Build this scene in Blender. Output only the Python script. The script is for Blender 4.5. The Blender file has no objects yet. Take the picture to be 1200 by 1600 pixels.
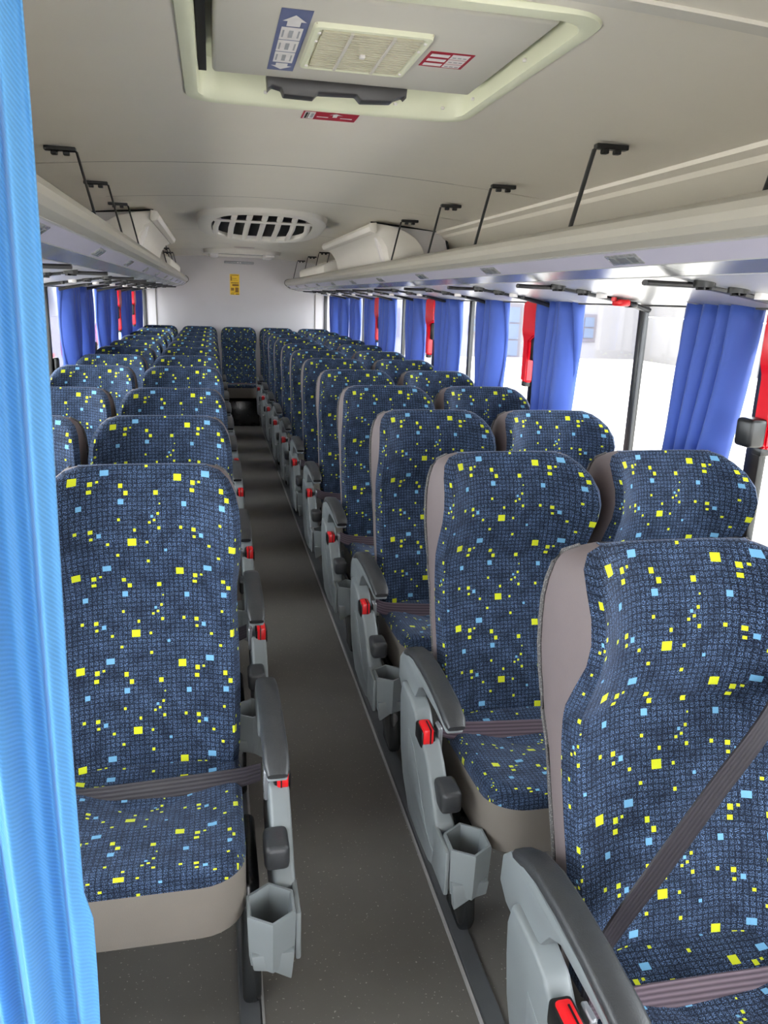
import bpy, bmesh, math, random
from mathutils import Vector, Matrix
random.seed(7)
sc = bpy.context.scene
COL = sc.collection

def lin(c):
    return tuple(((v/255)/12.92 if v/255 <= .04045 else ((v/255+.055)/1.055)**2.4) for v in c) + (1,)

# ------------------------------------------------------------ camera
F = 1201.3
yaw, pit, rol = .2211, .2692, .0345
fw = Vector((math.sin(yaw)*math.cos(pit), math.cos(yaw)*math.cos(pit), -math.sin(pit)))
rt = Vector((math.cos(yaw), -math.sin(yaw), 0)); up = rt.cross(fw)
r2 = math.cos(rol)*rt + math.sin(rol)*up; u2 = -math.sin(rol)*rt + math.cos(rol)*up
cd = bpy.data.cameras.new('camera'); cam = bpy.data.objects.new('camera', cd); COL.objects.link(cam)
cam.matrix_world = Matrix(((r2.x, u2.x, -fw.x, -.30), (r2.y, u2.y, -fw.y, 0), (r2.z, u2.z, -fw.z, 1.50), (0, 0, 0, 1)))
cd.sensor_fit = 'VERTICAL'; cd.sensor_height = 24; cd.lens = 24*F/1600; cd.clip_start = .02; cd.clip_end = 400
sc.camera = cam
# ------------------------------------------------------------ world, exposure
w = bpy.data.worlds.new('sky'); sc.world = w; w.use_nodes = True
bg = w.node_tree.nodes['Background']; bg.inputs[0].default_value = (.97, .98, 1, 1); bg.inputs[1].default_value = 13.0
sc.view_settings.view_transform = 'Standard'; sc.view_settings.look = 'None'
sc.view_settings.exposure = 0.0; sc.view_settings.gamma = 1.0; sc.view_settings.use_curve_mapping = False

# ------------------------------------------------------------ materials
def nmat(name):
    m = bpy.data.materials.new(name); m.use_nodes = True
    nt = m.node_tree; return m, nt, nt.nodes['Principled BSDF']
def N(nt, t, **k):
    n = nt.nodes.new(t)
    for a, b in k.items(): setattr(n, a, b)
    return n
def L(nt, a, b): nt.links.new(a, b)
def plastic(name, c, rough=.5, var=.06, scale=30, bump=0, spec=.5, metal=0, speck=None):
    m, nt, p = nmat(name); c = lin(c)
    tc = N(nt, 'ShaderNodeTexCoord'); ns = N(nt, 'ShaderNodeTexNoise'); ns.inputs['Scale'].default_value = scale; ns.inputs['Detail'].default_value = 3
    L(nt, tc.outputs['Object'], ns.inputs['Vector'])
    rp = N(nt, 'ShaderNodeValToRGB'); e = rp.color_ramp.elements
    e[0].position = .3; e[1].position = .7
    e[0].color = tuple(v*(1-var) for v in c[:3])+(1,); e[1].color = tuple(min(1, v*(1+var)) for v in c[:3])+(1,)
    L(nt, ns.outputs['Fac'], rp.inputs['Fac']); out = rp.outputs['Color']
    if speck:
        s2 = N(nt, 'ShaderNodeTexNoise'); s2.inputs['Scale'].default_value = speck[0]; s2.inputs['Detail'].default_value = 1
        L(nt, tc.outputs['Object'], s2.inputs['Vector'])
        r3 = N(nt, 'ShaderNodeValToRGB'); r3.color_ramp.elements[0].position = speck[1]; r3.color_ramp.elements[1].position = speck[1]+.04
        L(nt, s2.outputs['Fac'], r3.inputs['Fac'])
        mx = N(nt, 'ShaderNodeMixRGB'); mx.inputs['Color2'].default_value = lin(speck[2])
        L(nt, r3.outputs['Color'], mx.inputs['Fac']); L(nt, out, mx.inputs['Color1']); out = mx.outputs['Color']
    L(nt, out, p.inputs['Base Color'])
    p.inputs['Roughness'].default_value = rough; p.inputs['Metallic'].default_value = metal; p.inputs['Specular IOR Level'].default_value = spec
    if bump:
        b = N(nt, 'ShaderNodeBump'); b.inputs['Strength'].default_value = bump; b.inputs['Distance'].default_value = .002
        n2 = N(nt, 'ShaderNodeTexNoise'); n2.inputs['Scale'].default_value = 400; L(nt, tc.outputs['Object'], n2.inputs['Vector'])
        L(nt, n2.outputs['Fac'], b.inputs['Height']); L(nt, b.outputs['Normal'], p.inputs['Normal'])
    return m
M = {}
M['ceil'] = plastic('ceiling_laminate', (226, 220, 207), .42, .015, 4)
M['wall'] = plastic('wall_laminate', (222, 218, 216), .5, .015, 4)
M['cream'] = plastic('hatch_cream', (226, 228, 202), .45, .02, 6)
M['hatch'] = plastic('hatch_lid', (206, 202, 192), .5, .015, 6)
M['grille'] = plastic('grille_cream', (206, 202, 178), .5, .05, 20)
M['rack'] = plastic('rack_paint', (172, 168, 158), .32, .02, 5)
M['rackin'] = plastic('rack_lining', (120, 116, 112), .7, .05, 8)
M['under'] = plastic('rack_underside', (176, 176, 178), .30, .02, 5)
M['band'] = plastic('rack_band', (128, 130, 134), .25, .03, 6, metal=.25)
M['strip'] = plastic('rack_strip', (190, 186, 204), .35, .02, 6)
M['lampglass'] = plastic('lamp_glass', (140, 140, 142), .2, .3, 90)
M['duct'] = plastic('duct_white', (222, 217, 208), .45, .015, 6)
M['dark'] = plastic('dark_trim', (58, 57, 58), .45, .08, 20)
M['black'] = plastic('black_plastic', (18, 19, 20), .35, .1, 30)
M['seam'] = plastic('seam_black', (12, 12, 12), .8)
M['pad'] = plastic('armrest_rubber', (50, 51, 53), .42, .06, 60, bump=.25)
M['shell'] = plastic('console_plastic', (116, 121, 123), .42, .03, 12)
M['ped'] = plastic('pedestal_paint', (30, 32, 33), .22, .1, 10)
M['rail'] = plastic('rail_metal', (88, 90, 92), .42, .05, 12, metal=.2)
M['railedge'] = plastic('rail_edge', (150, 148, 146), .35, .05, 12)
M['vinyl'] = plastic('skirt_vinyl', (114, 107, 99), .6, .02, 20, bump=.15)
M['sidevinyl'] = plastic('side_vinyl', (106, 95, 95), .7, .02, 20, bump=.15)
M['carpet'] = plastic('back_carpet', (84, 82, 82), .95, .1, 60, speck=(420, .58, (122, 119, 117)))
M['red'] = plastic('buckle_red', (214, 28, 34), .3)
M['cover'] = plastic('cover_red', (222, 10, 34), .3, .03)
M['floor'] = plastic('floor_vinyl', (98, 95, 90), .40, .05, 9, bump=.05, speck=(150, .70, (160, 157, 150)))
M['white'] = plastic('print_white', (232, 228, 226), .5)
M['pred'] = plastic('print_red', (170, 10, 44), .5)
M['pblue'] = plastic('print_blue', (104, 112, 150), .5)
M['pgrey'] = plastic('print_grey', (164, 166, 170), .5)
M['pyellow'] = plastic('print_yellow', (238, 196, 40), .5)
M['pbrown'] = plastic('print_brown', (140, 100, 14), .5)
M['steel'] = plastic('steel', (170, 170, 172), .3, metal=.9)

def belt_mat(name, c, c2):
    m, nt, p = nmat(name)
    uv = N(nt, 'ShaderNodeUVMap'); sp = N(nt, 'ShaderNodeSeparateXYZ'); L(nt, uv.outputs[0], sp.inputs[0])
    a = N(nt, 'ShaderNodeMath', operation='MULTIPLY'); a.inputs[1].default_value = 5*2*math.pi; L(nt, sp.outputs['Y'], a.inputs[0])
    s = N(nt, 'ShaderNodeMath', operation='SINE'); L(nt, a.outputs[0], s.inputs[0])
    h = N(nt, 'ShaderNodeMath', operation='MULTIPLY_ADD'); h.inputs[1].default_value = .5; h.inputs[2].default_value = .5; L(nt, s.outputs[0], h.inputs[0])
    mx = N(nt, 'ShaderNodeMixRGB'); mx.inputs['Color1'].default_value = lin(c); mx.inputs['Color2'].default_value = lin(c2)
    L(nt, h.outputs[0], mx.inputs['Fac']); L(nt, mx.outputs[0], p.inputs['Base Color']); p.inputs['Roughness'].default_value = .5
    b = N(nt, 'ShaderNodeBump'); b.inputs['Strength'].default_value = .3; b.inputs['Distance'].default_value = .001
    L(nt, h.outputs[0], b.inputs['Height']); L(nt, b.outputs[0], p.inputs['Normal'])
    return m
M['belt'] = belt_mat('belt_webbing', (62, 50, 58), (98, 84, 92))
M['beltdark'] = belt_mat('belt_webbing_dark', (32, 28, 33), (44, 39, 44))

TILE = .220
def fabric():
    """moquette: woven grid and flecks with a repeating .245 m tile of yellow and pale blue squares"""
    m, nt, p = nmat('seat_moquette')
    uv = N(nt, 'ShaderNodeUVMap')
    T = TILE
    dv = N(nt, 'ShaderNodeVectorMath', operation='SCALE'); dv.inputs['Scale'].default_value = 1/T; L(nt, uv.outputs[0], dv.inputs[0])
    fr = N(nt, 'ShaderNodeVectorMath', operation='FRACTION'); L(nt, dv.outputs[0], fr.inputs[0])
    # squares: x, y from a tile 272 x 257 units (y down), full width, full height
    Y = [(206,118,21,19),(353,290,23,19),(248,130,12,12),(246,151,12,10),(265,126,7,6),(325,140,11,12),(339,160,11,12),(419,160,12,12),
         (424,216,7,7),(414,233,7,6),(401,239,7,6),(426,254,8,8),(429,190,4,4),(320,230,7,7),(248,256,11,10),(249,275,8,7),(361,258,7,8),
         (393,291,7,7),(289,294,8,7),(314,324,8,7),(394,343,8,8),(213,253,8,8)]
    B = [(283,103,22,15),(326,183,15,14),(223,190,13,13),(408,223,7,7),(268,269,11,11),(442,314,8,7)]
    def chain(lst):
        prev = None
        for x, y, wd, ht in lst:
            cx, cy = ((x-190)/272) % 1, (1-(y-95)/257) % 1
            s = N(nt, 'ShaderNodeVectorMath', operation='SUBTRACT'); s.inputs[1].default_value = (cx, cy, 0); L(nt, fr.outputs[0], s.inputs[0])
            a = N(nt, 'ShaderNodeVectorMath', operation='ABSOLUTE'); L(nt, s.outputs[0], a.inputs[0])
            b = N(nt, 'ShaderNodeVectorMath', operation='SUBTRACT'); b.inputs[1].default_value = (wd/2/272, ht/2/257, 0); L(nt, a.outputs[0], b.inputs[0])
            q = N(nt, 'ShaderNodeSeparateXYZ'); L(nt, b.outputs[0], q.inputs[0])
            mx = N(nt, 'ShaderNodeMath', operation='MAXIMUM'); L(nt, q.outputs[0], mx.inputs[0]); L(nt, q.outputs[1], mx.inputs[1])
            if prev is None: prev = mx.outputs[0]
            else:
                mn = N(nt, 'ShaderNodeMath', operation='MINIMUM'); L(nt, prev, mn.inputs[0]); L(nt, mx.outputs[0], mn.inputs[1]); prev = mn.outputs[0]
        c = N(nt, 'ShaderNodeMath', operation='LESS_THAN'); c.inputs[1].default_value = 0; L(nt, prev, c.inputs[0]); return c.outputs[0]
    yel, blu = chain(Y), chain(B)
    # woven grid
    g = N(nt, 'ShaderNodeVectorMath', operation='SCALE'); g.inputs['Scale'].default_value = 21/T; L(nt, uv.outputs[0], g.inputs[0])
    nz = N(nt, 'ShaderNodeTexNoise'); nz.inputs['Scale'].default_value = 150; L(nt, uv.outputs[0], nz.inputs['Vector'])
    nzo = N(nt, 'ShaderNodeVectorMath', operation='SCALE'); nzo.inputs['Scale'].default_value = .55; L(nt, nz.outputs['Color'], nzo.inputs[0])
    ga = N(nt, 'ShaderNodeVectorMath', operation='ADD'); L(nt, g.outputs[0], ga.inputs[0]); L(nt, nzo.outputs[0], ga.inputs[1])
    gf = N(nt, 'ShaderNodeVectorMath', operation='FRACTION'); L(nt, ga.outputs[0], gf.inputs[0])
    gq = N(nt, 'ShaderNodeSeparateXYZ'); L(nt, gf.outputs[0], gq.inputs[0])
    gm = N(nt, 'ShaderNodeMath', operation='MINIMUM'); L(nt, gq.outputs[0], gm.inputs[0]); L(nt, gq.outputs[1], gm.inputs[1])
    gr = N(nt, 'ShaderNodeValToRGB'); gr.color_ramp.elements[0].position = .12; gr.color_ramp.elements[1].position = .34; L(nt, gm.outputs[0], gr.inputs['Fac'])
    fl = N(nt, 'ShaderNodeTexNoise'); fl.inputs['Scale'].default_value = 560; fl.inputs['Detail'].default_value = 2; L(nt, uv.outputs[0], fl.inputs['Vector'])
    fr2 = N(nt, 'ShaderNodeValToRGB'); fr2.color_ramp.elements[0].position = .46; fr2.color_ramp.elements[1].position = .62; L(nt, fl.outputs['Fac'], fr2.inputs['Fac'])
    pt = N(nt, 'ShaderNodeTexNoise'); pt.inputs['Scale'].default_value = 28; pt.inputs['Detail'].default_value = 3; L(nt, uv.outputs[0], pt.inputs['Vector'])
    pr_ = N(nt, 'ShaderNodeMapRange'); pr_.inputs[1].default_value = .3; pr_.inputs[2].default_value = .7; pr_.inputs[3].default_value = .35; pr_.inputs[4].default_value = 1.0; L(nt, pt.outputs['Fac'], pr_.inputs[0])
    m0 = N(nt, 'ShaderNodeMath', operation='MULTIPLY'); L(nt, fr2.outputs[0], m0.inputs[0]); L(nt, pr_.outputs[0], m0.inputs[1])
    mul = N(nt, 'ShaderNodeMath', operation='MULTIPLY'); L(nt, m0.outputs[0], mul.inputs[0])
    gadd = N(nt, 'ShaderNodeMath', operation='MULTIPLY_ADD'); gadd.inputs[1].default_value = .82; gadd.inputs[2].default_value = .18; L(nt, gr.outputs[0], gadd.inputs[0])
    L(nt, gadd.outputs[0], mul.inputs[1])
    c0 = N(nt, 'ShaderNodeMixRGB'); c0.inputs['Color1'].default_value = lin((4, 9, 25)); c0.inputs['Color2'].default_value = lin((104, 130, 170)); L(nt, mul.outputs[0], c0.inputs['Fac'])
    c1 = N(nt, 'ShaderNodeMixRGB'); c1.inputs['Color2'].default_value = lin((104, 156, 192)); L(nt, blu, c1.inputs['Fac']); L(nt, c0.outputs[0], c1.inputs['Color1'])
    c2 = N(nt, 'ShaderNodeMixRGB'); c2.inputs['Color2'].default_value = lin((192, 198, 36)); L(nt, yel, c2.inputs['Fac']); L(nt, c1.outputs[0], c2.inputs['Color1'])
    L(nt, c2.outputs[0], p.inputs['Base Color']); p.inputs['Roughness'].default_value = .85; p.inputs['Specular IOR Level'].default_value = .2
    p.inputs['Sheen Weight'].default_value = .2; p.inputs['Sheen Roughness'].default_value = .4; p.inputs['Sheen Tint'].default_value = (.6, .7, 1, 1)
    b = N(nt, 'ShaderNodeBump'); b.inputs['Strength'].default_value = .25; b.inputs['Distance'].default_value = .002
    L(nt, gr.outputs[0], b.inputs['Height']); L(nt, b.outputs[0], p.inputs['Normal'])
    return m
M['fabric'] = fabric()

def curtain_mat(name, c, tr, weave=0):
    m, nt, p = nmat(name); p.inputs['Base Color'].default_value = lin(c); p.inputs['Roughness'].default_value = .6
    p.inputs['Sheen Weight'].default_value = .2
    t = N(nt, 'ShaderNodeBsdfTranslucent'); t.inputs['Color'].default_value = lin(c)
    mx = N(nt, 'ShaderNodeMixShader'); mx.inputs[0].default_value = tr
    o = nt.nodes['Material Output']; L(nt, p.outputs[0], mx.inputs[1]); L(nt, t.outputs[0], mx.inputs[2]); L(nt, mx.outputs[0], o.inputs['Surface'])
    if weave:
        uv = N(nt, 'ShaderNodeUVMap'); wv = N(nt, 'ShaderNodeTexWave', wave_type='BANDS', bands_direction='DIAGONAL'); wv.inputs['Scale'].default_value = weave
        wv.inputs['Distortion'].default_value = 1.2; wv.inputs['Detail'].default_value = 1; wv.inputs['Detail Scale'].default_value = 4
        L(nt, uv.outputs[0], wv.inputs['Vector'])
        b = N(nt, 'ShaderNodeBump'); b.inputs['Strength'].default_value = .22; b.inputs['Distance'].default_value = .001
        L(nt, wv.outputs['Fac'], b.inputs['Height']); L(nt, b.outputs[0], p.inputs['Normal']); L(nt, b.outputs[0], t.inputs['Normal'])
        cr = N(nt, 'ShaderNodeMixRGB'); cr.inputs['Color1'].default_value = lin([v*.93 for v in c]); cr.inputs['Color2'].default_value = lin(c)
        L(nt, wv.outputs['Fac'], cr.inputs['Fac']); L(nt, cr.outputs[0], p.inputs['Base Color']); L(nt, cr.outputs[0], t.inputs['Color'])
    return m
M['curtain'] = curtain_mat('curtain_blue', (62, 92, 178), .22)
M['curtain_near'] = curtain_mat('curtain_azure', (92, 164, 222), .25, 150)
def glass_mat():
    m, nt, p = nmat('window_glass'); nt.nodes.remove(p)
    t = N(nt, 'ShaderNodeBsdfTransparent'); t.inputs[0].default_value = (.93, .96, .97, 1)
    g = N(nt, 'ShaderNodeBsdfGlossy'); g.inputs['Roughness'].default_value = .02
    lw = N(nt, 'ShaderNodeLayerWeight'); lw.inputs['Blend'].default_value = .5
    pw = N(nt, 'ShaderNodeMath', operation='POWER'); pw.inputs[1].default_value = 4; L(nt, lw.outputs['Facing'], pw.inputs[0])
    f = N(nt, 'ShaderNodeMath', operation='MULTIPLY_ADD'); f.inputs[1].default_value = .5; f.inputs[2].default_value = .03; L(nt, pw.outputs[0], f.inputs[0])
    mx = N(nt, 'ShaderNodeMixShader'); L(nt, f.outputs[0], mx.inputs[0]); L(nt, t.outputs[0], mx.inputs[1]); L(nt, g.outputs[0], mx.inputs[2])
    L(nt, mx.outputs[0], nt.nodes['Material Output'].inputs['Surface']); return m
M['glass'] = glass_mat()
# outside
M['ground'] = plastic('plaza_concrete', (196, 188, 178), .9, .12, .35)
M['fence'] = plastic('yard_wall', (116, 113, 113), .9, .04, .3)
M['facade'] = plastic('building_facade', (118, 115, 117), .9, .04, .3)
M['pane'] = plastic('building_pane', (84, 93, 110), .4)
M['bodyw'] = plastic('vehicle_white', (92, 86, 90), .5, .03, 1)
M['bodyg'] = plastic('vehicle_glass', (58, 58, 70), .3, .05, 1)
M['bodyr'] = plastic('vehicle_red', (130, 22, 36), .5)
M['shellout'] = plastic('coach_body', (200, 200, 200), .5)

# ------------------------------------------------------------ mesh helpers
def link(name, me, mats, parent=None, smooth=True, angle=40):
    for m in (mats if isinstance(mats, (list, tuple)) else [mats]): me.materials.append(m)
    o = bpy.data.objects.new(name, me); COL.objects.link(o)
    if parent is not None: o.parent = parent
    if smooth:
        for p in me.polygons: p.use_smooth = True
        me.set_sharp_from_angle(angle=math.radians(angle))
    return o
def bmobj(name, bm, mats, parent=None, smooth=True, angle=40):
    bmesh.ops.recalc_face_normals(bm, faces=bm.faces)
    me = bpy.data.meshes.new(name); bm.to_mesh(me); bm.free()
    return link(name, me, mats, parent, smooth, angle)
def bbox(bm, x0, x1, y0, y1, z0, z1, bev=0, seg=2, mat=0):
    vs = [bm.verts.new((x, y, z)) for z in (z0, z1) for y in (y0, y1) for x in (x0, x1)]
    fs = [bm.faces.new([vs[i] for i in f]) for f in ((0, 2, 3, 1), (4, 5, 7, 6), (0, 1, 5, 4), (2, 6, 7, 3), (0, 4, 6, 2), (1, 3, 7, 5))]
    for f in fs: f.material_index = mat
    if bev:
        es = list({e for f in fs for e in f.edges})
        r = bmesh.ops.bevel(bm, geom=es, offset=bev, segments=seg, affect='EDGES', profile=.5)
        for f in r['faces']: f.material_index = mat
def box(name, x0, x1, y0, y1, z0, z1, m, parent=None, bev=0, seg=2):
    bm = bmesh.new(); bbox(bm, x0, x1, y0, y1, z0, z1, bev, seg); return bmobj(name, bm, m, parent)
def prism(name, pts, axis, a, b, m, parent=None, bev=0, seg=2, mirror=1, angle=40):
    """closed polygon extruded along an axis; pts are the two other coordinates in order"""
    bm = bmesh.new()
    def P(u, v, t):
        if axis == 'x': return (t, u, v)
        if axis == 'y': return (u*mirror, t, v)
        return (u, v, t)
    A = [bm.verts.new(P(u, v, a)) for u, v in pts]; B = [bm.verts.new(P(u, v, b)) for u, v in pts]; n = len(pts)
    bm.faces.new(A); bm.faces.new(B[::-1])
    for i in range(n): bm.faces.new((A[i], A[(i+1) % n], B[(i+1) % n], B[i]))
    bmesh.ops.recalc_face_normals(bm, faces=bm.faces)
    if bev:
        es = [e for e in bm.edges if abs(e.calc_face_angle(0)) > .5]
        bmesh.ops.bevel(bm, geom=es, offset=bev, segments=seg, affect='EDGES', profile=.5, clamp_overlap=True)
    return bmobj(name, bm, m, parent, angle=angle)
def tube(bm, pts, r, n=8, flat=None):
    pts = [Vector(p) for p in pts]; rings = []
    for i, p in enumerate(pts):
        d = (pts[min(i+1, len(pts)-1)] - pts[max(i-1, 0)]).normalized()
        a = Vector((0, 0, 1)) if abs(d.z) < .9 else Vector((1, 0, 0))
        s = d.cross(a).normalized(); t = s.cross(d)
        rr = flat if flat else (r, r)
        rings.append([bm.verts.new(p + s*rr[0]*math.cos(2*math.pi*k/n) + t*rr[1]*math.sin(2*math.pi*k/n)) for k in range(n)])
    for i in range(len(rings)-1):
        for k in range(n): bm.faces.new((rings[i][k], rings[i][(k+1) % n], rings[i+1][(k+1) % n], rings[i+1][k]))
    bm.faces.new(rings[0][::-1]); bm.faces.new(rings[-1])
def tubeobj(name, pts, r, m, parent=None, n=8):
    bm = bmesh.new(); tube(bm, pts, r, n); return bmobj(name, bm, m, parent)
def ribbon(name, pts, ups, wd, m, parent=None, th=.0018):
    """belt webbing: centre line, width direction per point"""
    pts = [Vector(p) for p in pts]; ups = [Vector(u).normalized() for u in ups]
    # refine by Catmull-Rom
    P, U = [], []
    for i in range(len(pts)-1):
        p0, p1, p2, p3 = pts[max(i-1, 0)], pts[i], pts[i+1], pts[min(i+2, len(pts)-1)]
        for k in range(6):
            t = k/6
            P.append(.5*((2*p1)+(-p0+p2)*t+(2*p0-5*p1+4*p2-p3)*t*t+(-p0+3*p1-3*p2+p3)*t**3)); U.append(ups[i].lerp(ups[i+1], t).normalized())
    P.append(pts[-1]); U.append(ups[-1])
    bm = bmesh.new(); uvl = bm.loops.layers.uv.new('UVMap'); R = []; acc = 0; ac = []
    for i, p in enumerate(P):
        d = (P[min(i+1, len(P)-1)] - P[max(i-1, 0)]).normalized(); nrm = d.cross(U[i]).normalized(); u = U[i]*wd/2
        R.append([bm.verts.new(p+u+nrm*th), bm.verts.new(p-u+nrm*th), bm.verts.new(p-u-nrm*th), bm.verts.new(p+u-nrm*th)])
        if i: acc += (P[i]-P[i-1]).length
        ac.append(acc)
    vv = (0, 1, 1, 0)
    for i in range(len(R)-1):
        for k in range(4):
            f = bm.faces.new((R[i][k], R[i][(k+1) % 4], R[i+1][(k+1) % 4], R[i+1][k]))
            for lp, (uu, v_) in zip(f.loops, ((ac[i], vv[k]), (ac[i], vv[(k+1) % 4]), (ac[i+1], vv[(k+1) % 4]), (ac[i+1], vv[k]))): lp[uvl].uv = (uu, v_)
    bm.faces.new(R[0]); bm.faces.new(R[-1][::-1])
    return bmobj(name, bm, m, parent, angle=60)
def empty(name, loc=(0, 0, 0)):
    o = bpy.data.objects.new(name, None); o.empty_display_size = .1; o.location = loc; COL.objects.link(o); return o
def tag(o, label=None, cat=None, group=None, kind=None):
    if label: o['label'] = label
    if cat: o['category'] = cat
    if group: o['group'] = group
    if kind: o['kind'] = kind
    return o
def struct(o): o['kind'] = 'structure'; return o
def copy_tree(o, parent=None):
    c = o.copy(); COL.objects.link(c)
    if parent is not None: c.parent = parent
    for ch in list(KIDS.get(o.name, [])) or [k for k in o.children]: copy_tree(ch, c)
    return c
KIDS = {}

# ============================================================ SETTING
W = 1.17                                   # half width at the glass
Y0, Y1 = -2.6, 10.0
RIDGE = 1.953
def cz(x): return RIDGE - .034*(abs(x)/.75)**1.9
struct(box('floor', -1.25, 1.25, Y0, Y1+.1, -.06, 0, M['floor']))
# ceiling: panels of the lining with open joints, under a roof skin
ceiling = struct(box('ceiling', -1.3, 1.3, Y0, Y1+.1, 2.12, 2.16, M['seam']))
def ceil_panel(y0, y1, hole=None):
    xs = [-1.0+.0833333*i for i in range(25)]
    ys = [y0+.003, y1-.003]
    if hole:
        xs = sorted([x for x in xs if min(abs(x-hole[0]), abs(x-hole[1])) > .03] + [hole[0], hole[1]])
        ys = [y0+.003, hole[2], hole[3], y1-.003]
    bm = bmesh.new(); g = [[bm.verts.new((x, y, cz(x))) for x in xs] for y in ys]
    for j in range(len(ys)-1):
        for i in range(len(xs)-1):
            if hole and hole[0]-1e-6 <= xs[i] < hole[1]-1e-6 and abs(ys[j]-hole[2]) < 1e-6: continue
            bm.faces.new((g[j][i], g[j][i+1], g[j+1][i+1], g[j+1][i]))
    bmesh.ops.recalc_face_normals(bm, faces=bm.faces)
    o = bmobj('ceiling_panel', bm, M['ceil'], ceiling)
    return o
HX0, HX1, HY0, HY1 = -.336, .327, 1.31, 2.065
for a, b in ((Y0, -.6), (-.6, 1.22), (3.02, 4.0), (4.0, 6.0), (6.0, 7.6), (7.6, 8.4), (8.4, Y1)): ceil_panel(a, b)
ceil_panel(1.22, 3.02, (HX0, HX1, HY0, HY1))
# raised joint strip just in front of the hatch
struct(prism('trim_1', [(x/100, cz(x/100)-.006) for x in range(-99, 100, 11)] + [(x/100, cz(x/100)+.004) for x in range(99, -100, -11)], 'y', 1.20, 1.235, M['hatch']))
# side coves and walls
def cove(s, name):
    # joint ledge, cove and the wall behind the rack
    p = [(.990, 1.898), (.995, 1.884), (1.028, 1.874), (1.036, 1.860), (1.09, 1.825), (1.145, 1.75), (1.18, 1.67), (1.20, 1.60), (1.20, 1.53), (1.26, 1.53), (1.26, 2.11), (.985, 2.11)]
    return prism(name, p, 'y', Y0, Y1+.05, M['ceil'], None, mirror=s, angle=25)
wr = struct(cove(1, 'wall_right')); wl = struct(cove(-1, 'wall_left'))
for s, wn in ((1, wr), (-1, wl)):
    prism('lower_panel', [(1.19, 0), (1.19, .70), (1.165, .80), (1.165, .85), (1.25, .85), (1.25, 0)], 'y', Y0, Y1+.05, M['wall'], wn, mirror=s)
    # window sill ledge and heater duct along the floor
    prism('heater_duct', [(1.12, 0), (1.12, .12), (1.14, .15), (1.189, .15), (1.189, 0)], 'y', Y0, Y1, M['rail'], wn, mirror=s)
# rear wall
M['rear'] = plastic('rear_laminate', (196, 192, 194), .5, .015, 4)
rear = struct(box('wall_rear', -1.25, 1.25, Y1, Y1+.06, 0, 2.13, M['rear']))
for s in (-1, 1): box('wall_joint', s*.965-.006, s*.965+.006, Y1-.006, Y1+.001, .4, 1.86, M['rackin'], rear)
for s in (-1, 1): box('corner_trim', s*1.10-.02, s*1.10+.02, Y1-.02, Y1, .9, 1.6, M['dark'], rear, .004)
bm = bmesh.new(); bbox(bm, -.15, .21, Y1-.012, Y1+.004, 1.862, 1.892, .010, 3)
bmobj('badge_plate', bm, M['pgrey'], rear)
for x in (.015, .045): box('badge_mark', x-.008, x+.008, Y1-.014, Y1-.010, 1.872, 1.882, M['white'], rear, .002)
# front of the coach: bulkhead under the windscreen
struct(box('wall_front', -1.25, 1.25, Y0-.06, Y0, 0, .85, M['wall']))
struct(box('trim_2', -1.25, 1.25, Y0-.06, Y0, 1.95, 2.13, M['dark']))

# windows: bonded side glazing with black posts
def window(n, s, y0, y1, mull=None, post=.03):
    fr = box('window_%d' % n, s*1.185-.012, s*1.185+.012, y0-post, y0+post, .84, 1.60, M['black'], None, .004)
    struct(fr)
    if mull:
        box('window_mullion', s*1.178-.012, s*1.178+.012, mull-.017, mull+.017, .86, 1.58, M['black'], fr, .004)
        box('mullion_seal', s*1.170-.006, s*1.170+.006, mull-.027, mull-.017, .86, 1.58, M['pad'], fr, .002)
    box('window_rail', s*1.185-.012, s*1.185+.012, y0+post, y1-post, .84, .87, M['black'], fr)
    g = box('window_glass', s*1.186-.002, s*1.186+.002, y0+post, y1-post, .87, 1.60, M['glass'], fr)
    return fr
n = 1
for y0, y1, mu in ((-2.5, -.1, None), (-.1, 1.86, .9), (1.86, 3.47, 2.53), (3.47, 5.2, 4.42), (5.2, 6.92, 6.1), (6.92, 8.6, 7.8), (8.6, 10.0, None)):
    window(n, 1, y0, y1, mu); n += 1
for y0, y1, mu in ((-2.5, -.1, None), (-.1, 1.5, .7), (1.5, 3.1, 2.3), (3.1, 4.62, 3.9), (4.62, 6.12, None), (6.12, 7.72, 6.9), (7.72, 9.15, 8.4), (9.15, 10.0, None)):
    f = window(n, -1, y0, y1, mu, .018); n += 1
    if 4 < y0 < 6.5:
        bm = bmesh.new(); bbox(bm, -1.175, -1.145, y0+.0, y0+.05, .98, 1.13, .012, 3); bmobj('window_latch', bm, M['black'], f)

# ============================================================ ROOF HATCH
h = empty('roof_hatch', (0, (HY0+HY1)/2, 1.93)); tag(h, 'square cream roof hatch with grey lid and air grille in the ceiling', 'roof hatch')
hy = (HY0+HY1)/2
def rrect(x0, x1, y0, y1, r, n=6):
    pts = []
    for cx, cy, a0 in ((x1-r, y1-r, 0), (x0+r, y1-r, 90), (x0+r, y0+r, 180), (x1-r, y0+r, 270)):
        for k in range(n+1):
            a = math.radians(a0+90*k/n); pts.append((cx+r*math.cos(a), cy+r*math.sin(a)))
    return pts
def ringloft(name, rings, m, parent, off=(0, 0, 0), close=True):
    bm = bmesh.new(); R = []
    for pts, z in rings: R.append([bm.verts.new((x-off[0], y-off[1], z-off[2])) for x, y in pts])
    k = len(R[0])
    for i in range(len(R)-1):
        for j in range(k): bm.faces.new((R[i][j], R[i][(j+1) % k], R[i+1][(j+1) % k], R[i+1][j]))
    return bmobj(name, bm, m, parent)
O = (0, hy, 1.93)
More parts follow.
